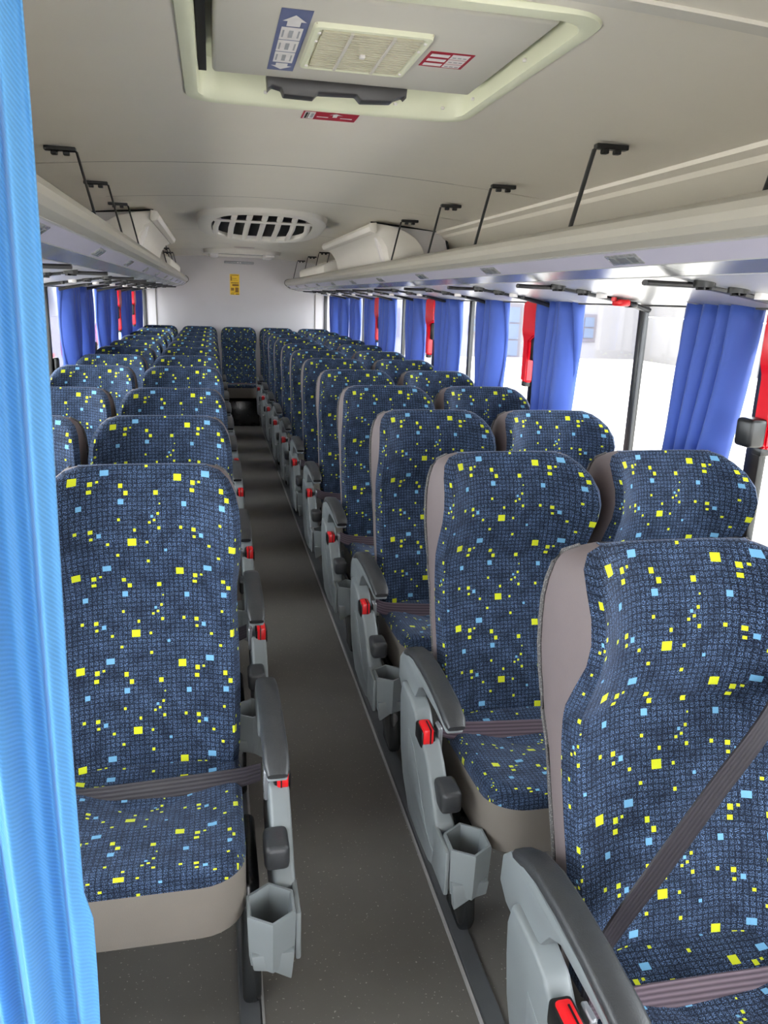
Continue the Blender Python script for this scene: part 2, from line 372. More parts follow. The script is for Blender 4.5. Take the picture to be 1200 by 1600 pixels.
ringloft('hatch_frame', [(rrect(-.352, .342, 1.278, 2.087, .07), 1.958), (rrect(-.353, .343, 1.277, 2.088, .07), 1.949), (rrect(-.348, .338, 1.282, 2.083, .068), 1.942), (rrect(-.330, .324, 1.31, 2.065, .06), 1.941),
    (rrect(-.321, .316, 1.325, 2.052, .055), 1.945), (rrect(-.318, .313, 1.33, 2.03, .05), 1.97), (rrect(-.315, .311, 1.335, 2.01, .045), 2.02), (rrect(-.20, .20, 1.5, 1.85, .045), 2.03)], M['cream'], h, O)
bm = bmesh.new(); bbox(bm, -.317, -.300, 1.36-hy, 1.90-hy, .035, .075, 0); bmobj('hatch_seal', bm, M['seam'], h)
lid = box('hatch_lid', -.288, .290, 1.385-hy, 1.885-hy, .030, .075, M['hatch'], h, .008, 3)
# handle: dark bar with a notch cut in its lower edge
prism('hatch_handle', [(-.172, .04), (-.170, .006), (-.160, .016), (-.140, .012), (-.135, -.001), (-.068, -.002), (-.058, .009), (.028, .012), (.040, 0), (.110, .004), (.120, .012), (.138, .018), (.143, .012), (.145, .04)], 'y', 1.885-hy, 1.925-hy, M['dark'], h, .003)
# grille
gx0, gx1, gy0, gy1 = -.115, .103, 1.50, 1.765
g = ringloft('air_grille', [(rrect(gx0, gx1, gy0, gy1, .012, 3), 1.961), (rrect(gx0+.002, gx1-.002, gy0+.002, gy1-.002, .012, 3), 1.952), (rrect(gx0+.010, gx1-.010, gy0+.010, gy1-.010, .010, 3), 1.951), (rrect(gx0+.018, gx1-.018, gy0+.018, gy1-.018, .006, 3), 1.957)], M['cream'], h, O)
box('grille_back', gx0+.004, gx1-.004, gy0+.004-hy, gy1-.004-hy, .0275, .0295, M['pbrown'], g)
ns = 17
for k in range(ns):
    y = gy0+.024+(gy1-gy0-.048)*k/(ns-1)-hy
    box('slat', gx0+.018, gx1-.018, y-.0042, y+.0042, .021, .0265, M['grille'], g)
for x in (-.045, .032): box('grille_bar', x-.003, x+.003, gy0+.018-hy, gy1-.018-hy, .019, .0265, M['hatch'], g)
box('grille_button', -.012, -.001, 1.628-hy, 1.642-hy, .016, .022, M['white'], g, .002)
for x in (gx0+.012, gx1-.012):
    for y in (gy0+.03, hy-.11, gy1-.03):
        box('screw', x-.003, x+.003, y-hy-.003, y-hy+.003, .0195, .0225, M['white'], g, .001)
for x, y in ((-.165, 2.032), (.15, 2.032), (.27, 2.03), (.312, 1.92), (.312, 1.6)):
    box('frame_screw', x-.004, x+.004, y-hy-.004, y-hy+.004, .030, .036, M['white'], h, .0015)

def decal(name, org, U, V, quads, th=.0006):
    """flat printed sticker: quads = (polygon in local units, material, layer)"""
    U, V = Vector(U), Vector(V); nrm = U.cross(V).normalized(); bm = bmesh.new(); mats = []
    for poly, mt, lay in quads:
        if mt not in mats: mats.append(mt)
        A = [bm.verts.new(U*x+V*y+nrm*(th*lay)) for x, y in poly]; f = bm.faces.new(A); f.material_index = mats.index(mt)
        if lay == 1:
            B = [bm.verts.new(U*x+V*y) for x, y in poly]; k = len(A)
            for i in range(k):
                f = bm.faces.new((A[i], B[i], B[(i+1) % k], A[(i+1) % k])); f.material_index = mats.index(mt)
    me = bpy.data.meshes.new(name); bm.to_mesh(me); bm.free()
    o = link(name, me, [M[x] for x in mats], None, smooth=False); o.location = org; return o
def R4(x0, y0, x1, y1): return [(x0, y0), (x1, y0), (x1, y1), (x0, y1)]
# the printed face looks down: U towards +x, V towards the rear gives a normal of +z, so V runs towards the front
def down(name, x0, x1, y0, y1, z, quads):
    # quads use 0..1 units; v = 0 at the rear edge
    return decal(name, (x0, y1, z), (x1-x0, 0, 0), (0, -(y1-y0), 0), quads)
q = [(R4(0, 0, 1, 1), 'pblue', 1), ([(.5, .93), (.12, .84), (.28, .84), (.28, .77), (.72, .77), (.72, .84), (.9, .84)], 'white', 2),
     ([(.5, .03), (.9, .10), (.72, .10), (.72, .15), (.28, .15), (.28, .10), (.1, .10)], 'white', 2)]
for k in range(3):
    a = .165+.2*k; q.append((R4(.14, a, .86, a+.19), 'white', 2))
    for x0, x1 in ((.20, .26), (.42, .56), (.72, .78)): q.append((R4(x0, a+.04, x1, a+.15), 'pgrey', 3))
tag(down('warning_sticker', -.176, -.122, 1.453, 1.82, 1.9598, q), 'blue and white arrow instruction sticker left of the hatch grille', 'sticker')
q = [(R4(0, 0, 1, 1), 'pred', 1), (R4(.52, .06, .92, .94), 'white', 2)]
for k in range(3):
    q.append((R4(.06, .10+.3*k, .48, .28+.3*k), 'white', 2))
    q.append((R4(.52, .32+.3*k, .92, .34+.3*k), 'pred', 3)) if k < 2 else None
    for j in range(3): q.append((R4(.56+.12*j, .13+.3*k, .64+.12*j, .19+.3*k), 'pgrey', 3))
tag(down('warning_sticker', .119, .208, 1.593, 1.690, 1.9598, q), 'red bordered notice sticker right of the hatch grille', 'sticker')
q = [(R4(0, 0, 1, 1), 'pred', 1), (R4(.03, .08, .22, .95), 'white', 2), (R4(.05, .15, .09, .88), 'seam', 3), (R4(.10, .15, .115, .88), 'seam', 3), (R4(.15, .25, .20, .80), 'pgrey', 3),
     (R4(.27, .35, .48, .45), 'white', 2), (R4(.70, .35, .92, .45), 'white', 2), ([(.59, .9), (.47, .72), (.55, .72), (.55, .45), (.63, .45), (.63, .72), (.73, .72)], 'white', 2)]
tag(down('exit_sticker', -.063, .079, 2.125, 2.215, RIDGE-.0015, q), 'small red and white arrow sticker on the ceiling behind the hatch', 'sticker')
# rear wall yellow notice
q = [(R4(0, 0, 1, 1), 'pyellow', 1), (R4(.08, .03, .46, .06), 'seam', 2), (R4(.56, .03, .94, .06), 'seam', 2), (R4(.08, .93, .9, .96), 'pbrown', 2), (R4(.08, .68, .2, .9), 'pbrown', 2), (R4(.1, .78, .7, .80), 'pbrown', 2),
     (R4(.1, .70, .85, .715), 'pbrown', 2), (R4(.1, .56, .9, .60), 'pbrown', 2), (R4(.25, .42, .92, .52), 'pbrown', 2), (R4(.1, .2, .42, .34), 'pbrown', 2), (R4(.55, .12, .9, .36), 'pbrown', 2), (R4(.1, .12, .9, .14), 'pbrown', 2)]
tag(decal('yellow_notice', (-.084, Y1-.0005, 1.497), (.114, 0, 0), (0, 0, .244), q), 'tall yellow printed notice on the grey rear wall', 'sign')

# ============================================================ REAR CEILING FIXTURES
v = empty('ceiling_vent', (0, 4.95, 1.95)); tag(v, 'oval white return air vent with dark slots in the ceiling', 'air vent')
def ell(a, b, n=40, p=2.6):
    out = []
    for k in range(n):
        t = 2*math.pi*k/n; c, s_ = math.cos(t), math.sin(t)
        out.append((a*math.copysign(abs(c)**(2/p), c), b*math.copysign(abs(s_)**(2/p), s_)))
    return out
SL = -.085
def vring(name, lst, m, par):
    bm = bmesh.new(); R = []
    for a, b, dz, flat in lst:
        R.append([bm.verts.new((x, y, dz + (0 if flat else SL*(y/.45+1)/1.0*.55))) for x, y in ell(a, b)])
    for i in range(len(R)-1):
        k = len(R[0])
        for j in range(k): bm.faces.new((R[i][j], R[i][(j+1) % k], R[i+1][(j+1) % k], R[i+1][j]))
    return bmobj(name, bm, m, par)
vring('vent_rim', [(.385, .50, .004, True), (.375, .475, -.012, False), (.355, .455, -.020, False), (.335, .43, -.016, False), (.315, .405, -.022, False), (.295, .385, -.016, False), (.29, .38, .006, False)], M['duct'], v)
bm = bmesh.new(); vs = [bm.verts.new((x, y, .008+SL*(y/.45+1)*.55)) for x, y in ell(.30, .39)]; bm.faces.new(vs); bmobj('vent_cavity', bm, M['seam'], v)
def vz(y): return -.016+SL*(y/.45+1)*.55
for k in range(7):
    x = -.27+.09*k; lim = .38*(1-(abs(x)/.30)**2.6)**(1/2.6) if abs(x) < .30 else .1
    bm = bmesh.new(); tube(bm, [(x*.93, -lim, vz(-lim)), (x, 0, vz(0)-.004), (x*1.0, lim, vz(lim))], .011, 6, (.017, .008)); bmobj('vent_slat', bm, M['duct'], v)
bm = bmesh.new(); tube(bm, [(-.28, -.19, vz(-.19)), (0, -.21, vz(-.21)-.004), (.28, -.19, vz(-.19))], .01, 6, (.04, .008)); bmobj('vent_crossbar', bm, M['duct'], v)
# shallow recess further back
rr = empty('ceiling_recess', (0, 8.9, 1.94)); tag(rr, 'long shallow white recess with rounded ends in the rear ceiling', 'ceiling recess')
ringloft('recess_frame', [(rrect(-.38, .42, -.45, .45, .10), .012), (rrect(-.37, .41, -.42, .44, .10), -.030), (rrect(-.33, .37, -.32, .36, .09), -.034), (rrect(-.30, .34, -.22, .30, .08), .006)], M['duct'], rr)
for x in (-.27, .31): box('recess_clip', x-.045, x+.045, -.34, .30, -.052, .004, M['white'], rr, .012, 3)
box('recess_panel', -.30, .34, -.22, .30, -.010, -.004, M['dark'], rr)
q = [(R4(0, 0, 1, 1), 'pred', 1), (R4(.1, .55, .9, .7), 'white', 2), (R4(.1, .2, .6, .32), 'white', 2)]
tag(down('exit_sticker', -.02, .12, 9.52, 9.80, 1.944, q), 'tiny red sticker on the ceiling between the recess and the rear wall', 'sticker')
tag(down('exit_sticker', -.08, .12, 8.05, 8.12, 1.9485, [(R4(0, 0, 1, 1), 'pgrey', 1), (R4(.05, .3, .95, .7), 'pred', 2)]), 'thin red lettered sticker on the ceiling in front of the rear recess', 'sticker')

# ============================================================ LUGGAGE RACKS
def rack(s):
    side = 'right' if s > 0 else 'left'
    r = empty('luggage_rack', (s*.9, Y0, 1.6)); tag(r, '%s overhead luggage rack, long grey shelf with rounded lip' % side, 'luggage rack')
    def pr(name, pts, m, y0=Y0, y1=9.9, **k):
        return prism(name, [(x-.9, z-1.6) for x, z in pts], 'y', y0-Y0, y1-Y0, m, r, mirror=s, **k)
    pr('rack_body', [(1.168, 1.517), (.72, 1.577), (.645, 1.597), (.604, 1.623), (.583, 1.638), (.575, 1.652), (.576, 1.668), (.585, 1.684), (.602, 1.696), (.622, 1.701), (.640, 1.700), (.652, 1.692),
        (.658, 1.675), (.672, 1.650), (.70, 1.638), (1.168, 1.60)], M['rack'], angle=22)
    pr('light_strip', [(.6445, 1.5965), (.604, 1.6225), (.6015, 1.6205), (.641, 1.5935)], M['strip'])
    pr('strip_bead', [(.640, 1.5945), (.646, 1.5915), (.650, 1.5945), (.645, 1.598)], M['under'])
    pr('strip_bead', [(.5985, 1.6235), (.603, 1.6195), (.607, 1.622), (.603, 1.627)], M['under'])
    pr('lower_band', [(.7195, 1.5765), (.648, 1.5955), (.646, 1.5925), (.7195, 1.5735)], M['band'])
    pr('underside_panel', [(1.165, 1.5165), (.722, 1.576), (.722, 1.5715), (1.165, 1.511)], M['under'])
    pr('edge_seal', [(1.172, 1.520), (1.150, 1.519), (1.150, 1.508), (1.172, 1.507)], M['dark'])
    pr('end_cap', [(1.17, 1.512), (.72, 1.572), (.64, 1.590), (.598, 1.618), (.578, 1.635), (.569, 1.652), (.571, 1.672), (.582, 1.690), (.602, 1.702), (.64, 1.706), (.67, 1.66), (1.17, 1.61)], M['dark'], 9.895, 9.91)
    ys = [1.69+.9*k for k in range(-3, 10)] if s > 0 else [1.64+.86*k for k in range(-3, 10)]
    for y in ys:
        lm = bmesh.new(); bbox(lm, -.017, .017, -.07, .07, -.002, .002, .0018, 2)
        o = bmobj('rack_lamp', lm, M['lampglass'], r); o.location = (s*(.6215-.9), y-Y0, 1.6065-1.6); o.rotation_euler = (0, s*math.atan2(.027, .040), 0)
        for dy, hw in ((-.045, .014), (0, .022), (.045, .014)):
            b = bmesh.new(); bbox(b, -.010, .010, -hw, hw, -.0035, 0, .001, 1); o2 = bmobj('lamp_cell', b, M['band'], o); o2.location = (0, dy, 0)
    return r
rackR, rackL = rack(1), rack(-1)
def bracket(s, y, r, thick=.008):
    b = bmesh.new()
    pts = [(s*(.645), y, 1.690), (s*.650, y-.004, 1.72), (s*.692, y-.010, 1.900), (s*.699, y-.010, 1.906)]
    tube(b, pts, .006, 8, (.0115, .004))
    bbox(b, min(s*.694, s*.785), max(s*.694, s*.785), y-.022, y+.002, 1.901, 1.914, .002, 1)
    for dx in (.722, .757): bbox(b, s*dx-.009, s*dx+.009, y-.019, y-.001, 1.890, 1.902, .002, 1)
    o = bmobj('rack_bracket', b, M['black'], r); o.location = tuple(-v for v in r.location); return o
for y in (.5, 1.27, 2.05, 2.85, 3.5, 4.25, 6.85, 7.6, 8.5, 9.55): bracket(1, y, rackR)
for y in (.6, 1.8, 2.70, 3.46, 4.22, 6.7, 7.5, 8.1, 8.9): bracket(-1, y, rackL)

# ducts above the racks
def duct(s):
    side = 'right' if s > 0 else 'left'
    d = empty('air_duct', (s*.8, 5.4, 1.70)); tag(d, 'white moulded air duct housing above the %s luggage rack' % side, 'air duct')
    def pr(name, pts, y0, y1, m, **k): return prism(name, [(x-.8, z-1.70) for x, z in pts], 'y', y0-5.4, y1-5.4, m, d, mirror=s, **k)
    pr('duct_housing', [(.600, 1.913), (.578, 1.905), (.570, 1.888), (.580, 1.872), (.600, 1.862), (.640, 1.838), (.672, 1.79), (.69, 1.72), (.70, 1.66), (.92, 1.66), (.905, 1.74), (.88, 1.80), (.84, 1.845), (.78, 1.880), (.68, 1.905)],
       4.5, 6.4, M['duct'], bev=.006, angle=35)
    pr('duct_lip', [(.606, 1.914), (.572, 1.910), (.561, 1.890), (.572, 1.866), (.600, 1.856), (.612, 1.868)], 4.47, 6.42, M['duct'], bev=.003)
    pr('duct_bulkhead', [(.60, 1.93), (1.05, 1.893), (1.06, 1.84), (1.08, 1.76), (1.09, 1.64), (.70, 1.64)], 4.62, 4.66, M['wall'], bev=.004)
    pr('bulkhead_seal', [(.60, 1.922), (1.045, 1.889), (1.055, 1.84), (1.075, 1.76), (1.084, 1.76), (1.064, 1.845), (1.052, 1.897), (.60, 1.930)], 4.605, 4.622, M['seam'])
    pr('rear_outlet', [(.63, 1.775), (.615, 1.755), (.62, 1.70), (.68, 1.66), (.80, 1.66), (.80, 1.80), (.70, 1.80)], 6.7, 8.6, M['duct'], bev=.01)
    return d
duct(1); duct(-1)

# service consoles under the racks (reading lights and air nozzles), one per row
def console(s, y, idx, red=False):
    c = empty('service_console', (s*.9, y, 1.553))
    def zz(x): return 1.576 - (x-.722)*(.0595/.443)
    pts = [(.668, 1.562), (.70, 1.561), (.83, 1.5605), (.90, 1.551), (1.0, 1.534), (1.10, 1.513), (1.148, 1.500)]
    prism('console_panel', [(x-.9, z-1.553) for x, z in [(.74, zz(.74)+.002), (.83, 1.5625), (.90, 1.553), (1.0, 1.536), (1.10, 1.517), (1.14, zz(1.14)+.002)]], 'y', -.34, 0, M['under'], c, mirror=s)
    b = bmesh.new(); tube(b, [(s*(x-.9), 0, z-1.558) for x, z in pts[2:]], .01, 8, (.016, .009)); bmobj('console_trim', b, M['pad'], c)
    b = bmesh.new(); tube(b, [(s*(x-.9), 0, z-1.557) for x, z in pts[:3]], .008, 8, (.014, .007)); bmobj('console_grip', b, M['dark'], c)
    for j, (x, z) in enumerate(((.785, 1.556), (.875, 1.546))):
        b = bmesh.new(); tube(b, [(0, 0, .012), (0, 0, 0), (0, 0, -.005)], .024, 14)
        o = bmobj('air_nozzle', b, M['black'], c); o.location = (s*(x-.9), -.055, z-1.553)
        for a in (0, 60, 120):
            b = bmesh.new(); bbox(b, -.019, .019, -.002, .002, -.011, -.004, .001, 1); f = bmobj('nozzle_fin', b, M['black'], o); f.rotation_euler = (0, 0, math.radians(a))
    b = bmesh.new(); tube(b, [(0, 0, .008), (0, 0, -.006), (0, 0, -.010)], .018, 14); o = bmobj('reading_lamp', b, M['white'], c); o.location = (s*.04, -.055, -.014)
    b = bmesh.new(); tube(b, [(0, 0, .0), (0, 0, -.012)], .009, 10); o = bmobj('call_button', b, M['red'] if red else M['black'], c); o.location = (s*.085, -.055, -.020)
    if red:
        b = bmesh.new(); bbox(b, -.02, .02, -.03, .03, -.022, .0, .008, 3); o = bmobj('stop_button', b, M['red'], c); o.location = (s*.115, -.05, -.026)
        b = bmesh.new(); bbox(b, -.016, .016, -.022, .022, -.020, .0, .008, 3); o = bmobj('button_housing', b, M['black'], c); o.location = (s*.150, -.052, -.032)
    return c

# ============================================================ SEATS
US, VS = -.061, .009
RING = [  # z, rear y, grey/fabric border y, front centre y, front edge y, half width
    (.350, -.20, -.235, -.255, -.265, .180), (.42, -.195, -.245, -.255, -.278, .193), (.50, -.175, -.238, -.238, -.268, .200), (.60, -.150, -.212, -.208, -.240, .204), (.68, -.118, -.182, -.180, -.212, .204),
    (.75, -.090, -.156, -.157, -.192, .203), (.80, -0.056, -.143, -.143, -.182, .202), (.835, -0.044, -.140, -.134, -.180, .202), (.852, -0.040, -.143, -.128, -.182, .203), (.87, -0.036, -.150, -.136, -.190, .205),
    (.92, -0.031, -.182, -.143, -.215, .209), (.97, -0.031, -.214, -.140, -.236, .211), (1.01, -0.032, -.222, -.132, -.240, .211), (1.045, -0.036, -.208, -.120, -.226, .208), (1.075, -0.041, -.172, -.104, -.196, .201),
    (1.097, -0.046, -.130, -.090, -.155, .188), (1.113, -.068, -.100, -.082, -.118, .168), (1.121, -.076, -.086, -.079, -.092, .140)]
def seat_back(parent, wings=1.0):
    NF = 18
    rows = []
    for i, (z, yr, yg, yc, ye, hw) in enumerate(RING):
        ye = yc + (ye-yc)*wings; yg = max(yg, -9) if wings == 1 else yr+(yg-yr)*.75
        def P(x, y): return Vector((x, y, z))
        ring = {}
        bk = []
        for k in range(9):
            t = -1+2*k/8; bk.append(P(hw*.94*t, yr + .012*abs(t)**3 - .0))
        ring['back'] = bk
        sd = []
        for k in range(5):
            t = k/4; sd.append(P(-hw*(.94+.06*min(1, t*2.5)), yr+.012+(yg-yr-.012)*t))
        ring['sideL'] = sd
        fr = []
        # from border on the left side, round the corner, over the front, to the right border
        for k in range(NF+1):
            t = -1+2*k/NF; a = abs(t)
            if a > .86:
                u = (a-.86)/.14          # corner roll: from edge front back to the border
                x = math.copysign(hw*(.90+.10*math.sin(u*math.pi/2)), t); y = ye*(1-u)**1.0 + yg*u - .006*math.sin(u*math.pi)
            else:
                x = hw*.90*t/.86; s_ = a/.86; y = yc + (ye-yc)*(max(0, (s_-.35)/.65)**1.8)
            fr.append(P(x, y))
        ring['front'] = fr
        rows.append(ring)
    def strip(name, key, m, fl=False, mirror=False, uv=False, cap=False):
        bm = bmesh.new(); ul = bm.loops.layers.uv.new('UVMap'); vv = []; acc = 0; arcs = []
        for i, r in enumerate(rows):
            if i:
                d = Vector((0, RING[i][3]-RING[i-1][3], RING[i][0]-RING[i-1][0])).length; acc += d
            arcs.append(acc)
            vv.append([bm.verts.new((-p.x if mirror else p.x, p.y, p.z)) for p in r[key]])
        top = arcs[-1]
        def uvof(i, j):
            p = rows[i][key][j]; return (p.x+TILE*3+US + (math.copysign(abs(p.y-RING[i][4]), p.x) if abs(p.x) > .98*RING[i][5] else 0), arcs[i]-top+TILE*6+VS)
        for i in range(len(vv)-1):
            for j in range(len(vv[0])-1):
                idx = ((i, j), (i, j+1), (i+1, j+1), (i+1, j))
                f = bm.faces.new([vv[a][b] for a, b in idx])
                for lp, (a, b) in zip(f.loops, idx): lp[ul].uv = uvof(a, b)
        if cap:   # roll the cover over the top edge to the rear
            n_ = len(vv[-1]); last = vv[-1]; z = RING[-1][0]
            prev = last; pi = [uvof(len(vv)-1, j) for j in range(n_)]
            for fac, dz, dv in ((.5, .002, .01), (1, -.006, .03)):
                cur = []
                for j in range(n_):
                    x = last[j].co.x; y0_ = last[j].co.y; yb = RING[-1][1]+.012
                    cur.append(bm.verts.new((x, y0_+(yb-y0_)*fac, z+dz)))
                for j in range(n_-1):
                    f = bm.faces.new((prev[j], prev[j+1], cur[j+1], cur[j]))
                    for lp, (jj, d_) in zip(f.loops, ((j, 0), (j+1, 0), (j+1, dv), (j, dv))): lp[ul].uv = (pi[jj][0], pi[jj][1]+d_)
                prev = cur
        bmesh.ops.recalc_face_normals(bm, faces=bm.faces)
        me = bpy.data.meshes.new(name); bm.to_mesh(me); bm.free()
        o = link(name, me, m, parent, True, 70); return o
    f = strip('backrest', 'front', M['fabric'], cap=True)
    if sum(p.normal.y for p in f.data.polygons) > 0: f.data.flip_normals()
    a = strip('backrest_side', 'sideL', M['sidevinyl']); b = strip('backrest_side', 'sideL', M['sidevinyl'], mirror=True)
    for o_, sg in ((a, -1), (b, 1)):
        if sum(p.normal.x for p in o_.data.polygons)*sg < 0: o_.data.flip_normals()
    k = strip('backrest_shell', 'back', M['carpet'])
    if sum(p.normal.y for p in k.data.polygons) < 0: k.data.flip_normals()
    # piping between cover and carpet down each side
    for sx in (-1, 1):
        bm = bmesh.new(); tube(bm, [(sx*r_[5]*.955, r_[1]+.012, r_[0]) for r_ in RING[1:-1]], .004, 6); bmobj('backrest_piping', bm, M['carpet'], parent)
def outline(hw, y0, y1, rf, n=7, rb=.03):
    pts = []
    for cx, cy, a0, r in ((hw-rb, y1-rb, 0, rb), (-hw+rb, y1-rb, 90, rb), (-hw+rf, y0+rf, 180, rf), (hw-rf, y0+rf, 270, rf)):
        for k in range(n+1):
            a = math.radians(a0+90*k/n); pts.append((cx+r*math.cos(a), cy+r*math.sin(a)))
    return pts
def cushion(parent):
    yF, yR = -.655, -.225
    base = outline(.199, yF, yR, .085)
    cy = (yF+yR)/2
    def tilt(y): return .035*(-(y-yR)/(yR-yF)) - .0
    def ring(bm, sx, sy, z, dy=0): return [bm.verts.new((x*sx, cy+(y-cy)*sy+dy, z+tilt(y))) for x, y in base]
    # skirt
    bm = bmesh.new(); ul = bm.loops.layers.uv.new('UVMap')
    R = [ring(bm, .93, .93, .300), ring(bm, .985, .985, .306), ring(bm, 1.0, 1.0, .33), ring(bm, 1.0, 1.0, .420)]
    k = len(base)
    for i in range(3):
        for j in range(k): bm.faces.new((R[i][j], R[i][(j+1) % k], R[i+1][(j+1) % k], R[i+1][j]))
    bm.faces.new(R[0][::-1]); bmobj('cushion_skirt', bm, M['vinyl'], parent)
    bm = bmesh.new(); ul = bm.loops.layers.uv.new('UVMap')
    prof = [(1.0, .420, 0), (1.002, .434, .015), (.985, .449, .032), (.94, .458, .05), (.86, .459, .06), (.72, .454, .06), (.5, .447, .06), (.25, .443, .06)]
    R = [ring(bm, s_, s_, z) for s_, z, _ in prof]; c = bm.verts.new((0, cy, .440+tilt(cy)))
    off = {}
    for i, (s_, z, d) in enumerate(prof):
        for j, (x, y) in enumerate(base):
            # wrap the pattern over the front and side rolls
            off[R[i][j]] = (x*s_ + (math.copysign(.06-d, x) if abs(x) > .19 else 0) + TILE*3+US, cy+(y-cy)*s_ + (-(.06-d) if y < yF+.06 else 0) + TILE*9+.06)
    off[c] = (TILE*3+US, cy+TILE*9+.06)
    fs = []
    for i in range(len(R)-1):
        for j in range(k): fs.append(bm.faces.new((R[i][j], R[i][(j+1) % k], R[i+1][(j+1) % k], R[i+1][j])))
    for j in range(k): fs.append(bm.faces.new((R[-1][j], R[-1][(j+1) % k], c)))
    for f in fs:
        for lp in f.loops: lp[ul].uv = off[lp.vert]
    bmobj('seat_cushion', bm, M['fabric'], parent, angle=70)

def aisle_console(parent, s):
    """arm console, cup holder, armrest, buckle, recline pad, on the side s (-1: towards -x)"""
    X0, X1 = .252, .297
    a, b = (s*X0, s*X1) if s > 0 else (s*X1, s*X0)
    body = [(-.205, .44), (-.198, .50), (-.212, .548), (-.30, .545), (-.345, .535), (-.375, .505), (-.43, .500), (-.475, .468), (-.515, .425), (-.552, .385), (-.572, .374), (-.577, .36), (-.580, .28), (-.56, .255), (-.52, .240), (-.42, .232), (-.33, .238), (-.255, .30), (-.22, .37)]
    prism('side_console', body, 'x', a, b, M['shell'], parent, bev=.009, seg=3)
    # raised moulding line on the outer face
    xo = s*.2985
    prism('console_moulding', [(-.30, .46), (-.36, .44), (-.50, .31), (-.56, .30), (-.56, .285), (-.40, .285), (-.31, .36)], 'x', min(xo, s*.293), max(xo, s*.293), M['shell'], parent, bev=.0025)
    # cup holder: hexagonal cup, thick rim
    cx, cy = s*.243, -.628
    def hexa(rx, ry): return [(cx+rx*math.cos(math.radians(30+60*k)), cy+ry*math.sin(math.radians(30+60*k))) for k in range(6)]
    ringloft('cup_holder', [(hexa(.036, .042), .258), (hexa(.046, .052), .264), (hexa(.050, .055), .29), (hexa(.053, .058), .372), (hexa(.051, .056), .378), (hexa(.046, .050), .378), (hexa(.044, .048), .372), (hexa(.038, .042), .29), (hexa(.034, .038), .268), (hexa(.004, .004), .267)], M['shell'], parent)
    prism('cup_drip_lip', [(cx-s*.036, .268), (cx+s*.0, .260), (cx+s*.036, .236), (cx+s*.042, .30), (cx-s*.040, .30)], 'y', cy-.045, cy-.025, M['shell'], parent, bev=.003)
    box('cup_side', min(s*.288, s*.299), max(s*.288, s*.299), -.655, -.560, .262, .371, M['shell'], parent, .004, 2)
    # recline pad
    pz = box('recline_pad', min(s*.236, s*.286), max(s*.236, s*.286), -.568, -.492, .395, .45, M['pad'], parent, .012, 3)
    # armrest: curved rubber top over a grey arm, round hub at the rear
    bm = bmesh.new()
    path = [(-.138, .530, .014), (-.148, .568, .019), (-.172, .602, .022), (-.215, .627, .024), (-.27, .640, .025), (-.34, .644, .025), (-.42, .641, .0255), (-.50, .633, .026), (-.548, .621, .025), (-.566, .612, .020)]
    rings = []
    for i, (y, z, hwid) in enumerate(path):
        p0 = path[max(i-1, 0)]; p1 = path[min(i+1, len(path)-1)]; d = Vector((0, p1[0]-p0[0], p1[1]-p0[1])).normalized(); nn = Vector((0, -d.z, d.y))
        if nn.z < 0: nn = -nn
        th = .013 if i not in (0, len(path)-1) else .008
        ring = []
        for k in range(12):
            t = 2*math.pi*k/12; c_, s_ = math.cos(t), math.sin(t)
            ring.append(bm.verts.new(Vector((s*.262 + hwid*math.copysign(abs(c_)**.55, c_), y, z)) + nn*th*math.copysign(abs(s_)**.7, s_)))
        rings.append(ring)
    for i in range(len(rings)-1):
        for k in range(12): bm.faces.new((rings[i][k], rings[i][(k+1) % 12], rings[i+1][(k+1) % 12], rings[i+1][k]))
    bm.faces.new(rings[0]); bm.faces.new(rings[-1][::-1])
    arm = bmobj('armrest', bm, M['pad'], parent, angle=60)
    prism('armrest_body', [(-.126, .52), (-.130, .575), (-.160, .605), (-.24, .625), (-.42, .628), (-.545, .607), (-.56, .596), (-.48, .602), (-.36, .602), (-.325, .582), (-.30, .545), (-.262, .512), (-.215, .495), (-.160, .498)], 'x', min(s*.241, s*.284), max(s*.241, s*.284), M['shell'], arm, bev=.006, seg=2)
    # buckle sunk in the console, red release
    bk = box('belt_buckle', min(s*.264, s*.301), max(s*.264, s*.301), -.432, -.372, .480, .526, M['black'], parent, .007, 2)
    rb = box('release_button', min(s*.270, s*.296), max(s*.270, s*.296), -.436, -.382, .490, .532, M['red'], bk, .006, 2)
    box('button_slot', min(s*.278, s*.281), max(s*.278, s*.281), -.438, -.395, .496, .5335, M['black'], bk)
    box('belt_tongue', min(s*.244, s*.256), max(s*.244, s*.256), -.42, -.385, .455, .525, M['band'], bk, .003, 1)
    PX = .210 if s > 0 else .186
    # pedestal: rounded black foot on the floor rail
    prism('pedestal', [(-.512, .012), (-.525, .05), (-.512, .14), (-.470, .28), (-.455, .30), (-.24, .30), (-.27, .16), (-.36, .10), (-.40, .05), (-.40, .012)], 'x', min(s*PX-.020, s*PX+.020), max(s*PX-.020, s*PX+.020), M['ped'], parent, bev=.014, seg=3)
def lap_belt(parent, s, aisle, dark):
    m = M['beltdark'] if dark else M['belt']
    if aisle:
        pts = [(s*.240, -.385, .505), (s*.200, -.365, .482), (s*.12, -.355, .468), (0, -.350, .458), (-s*.12, -.345, .450), (-s*.195, -.325, .440), (-s*.208, -.28, .41)]
        ups = [(0, -.1, 1), (0, .0, 1), (0, .25, 1), (0, .35, 1), (0, .3, 1), (0, .1, 1), (0, 0, 1)]
        ribbon('lap_belt', pts, ups, .046, m, parent)
    else:
        pts = [(s*.205, -.30, .42), (s*.19, -.335, .45), (s*.08, -.345, .458), (-s*.08, -.345, .458), (-s*.19, -.335, .45), (-s*.205, -.30, .42)]
        ribbon('lap_belt', pts, [(0, .1, 1), (0, .3, 1), (0, .35, 1), (0, .35, 1), (0, .3, 1), (0, .1, 1)], .046, m, parent)
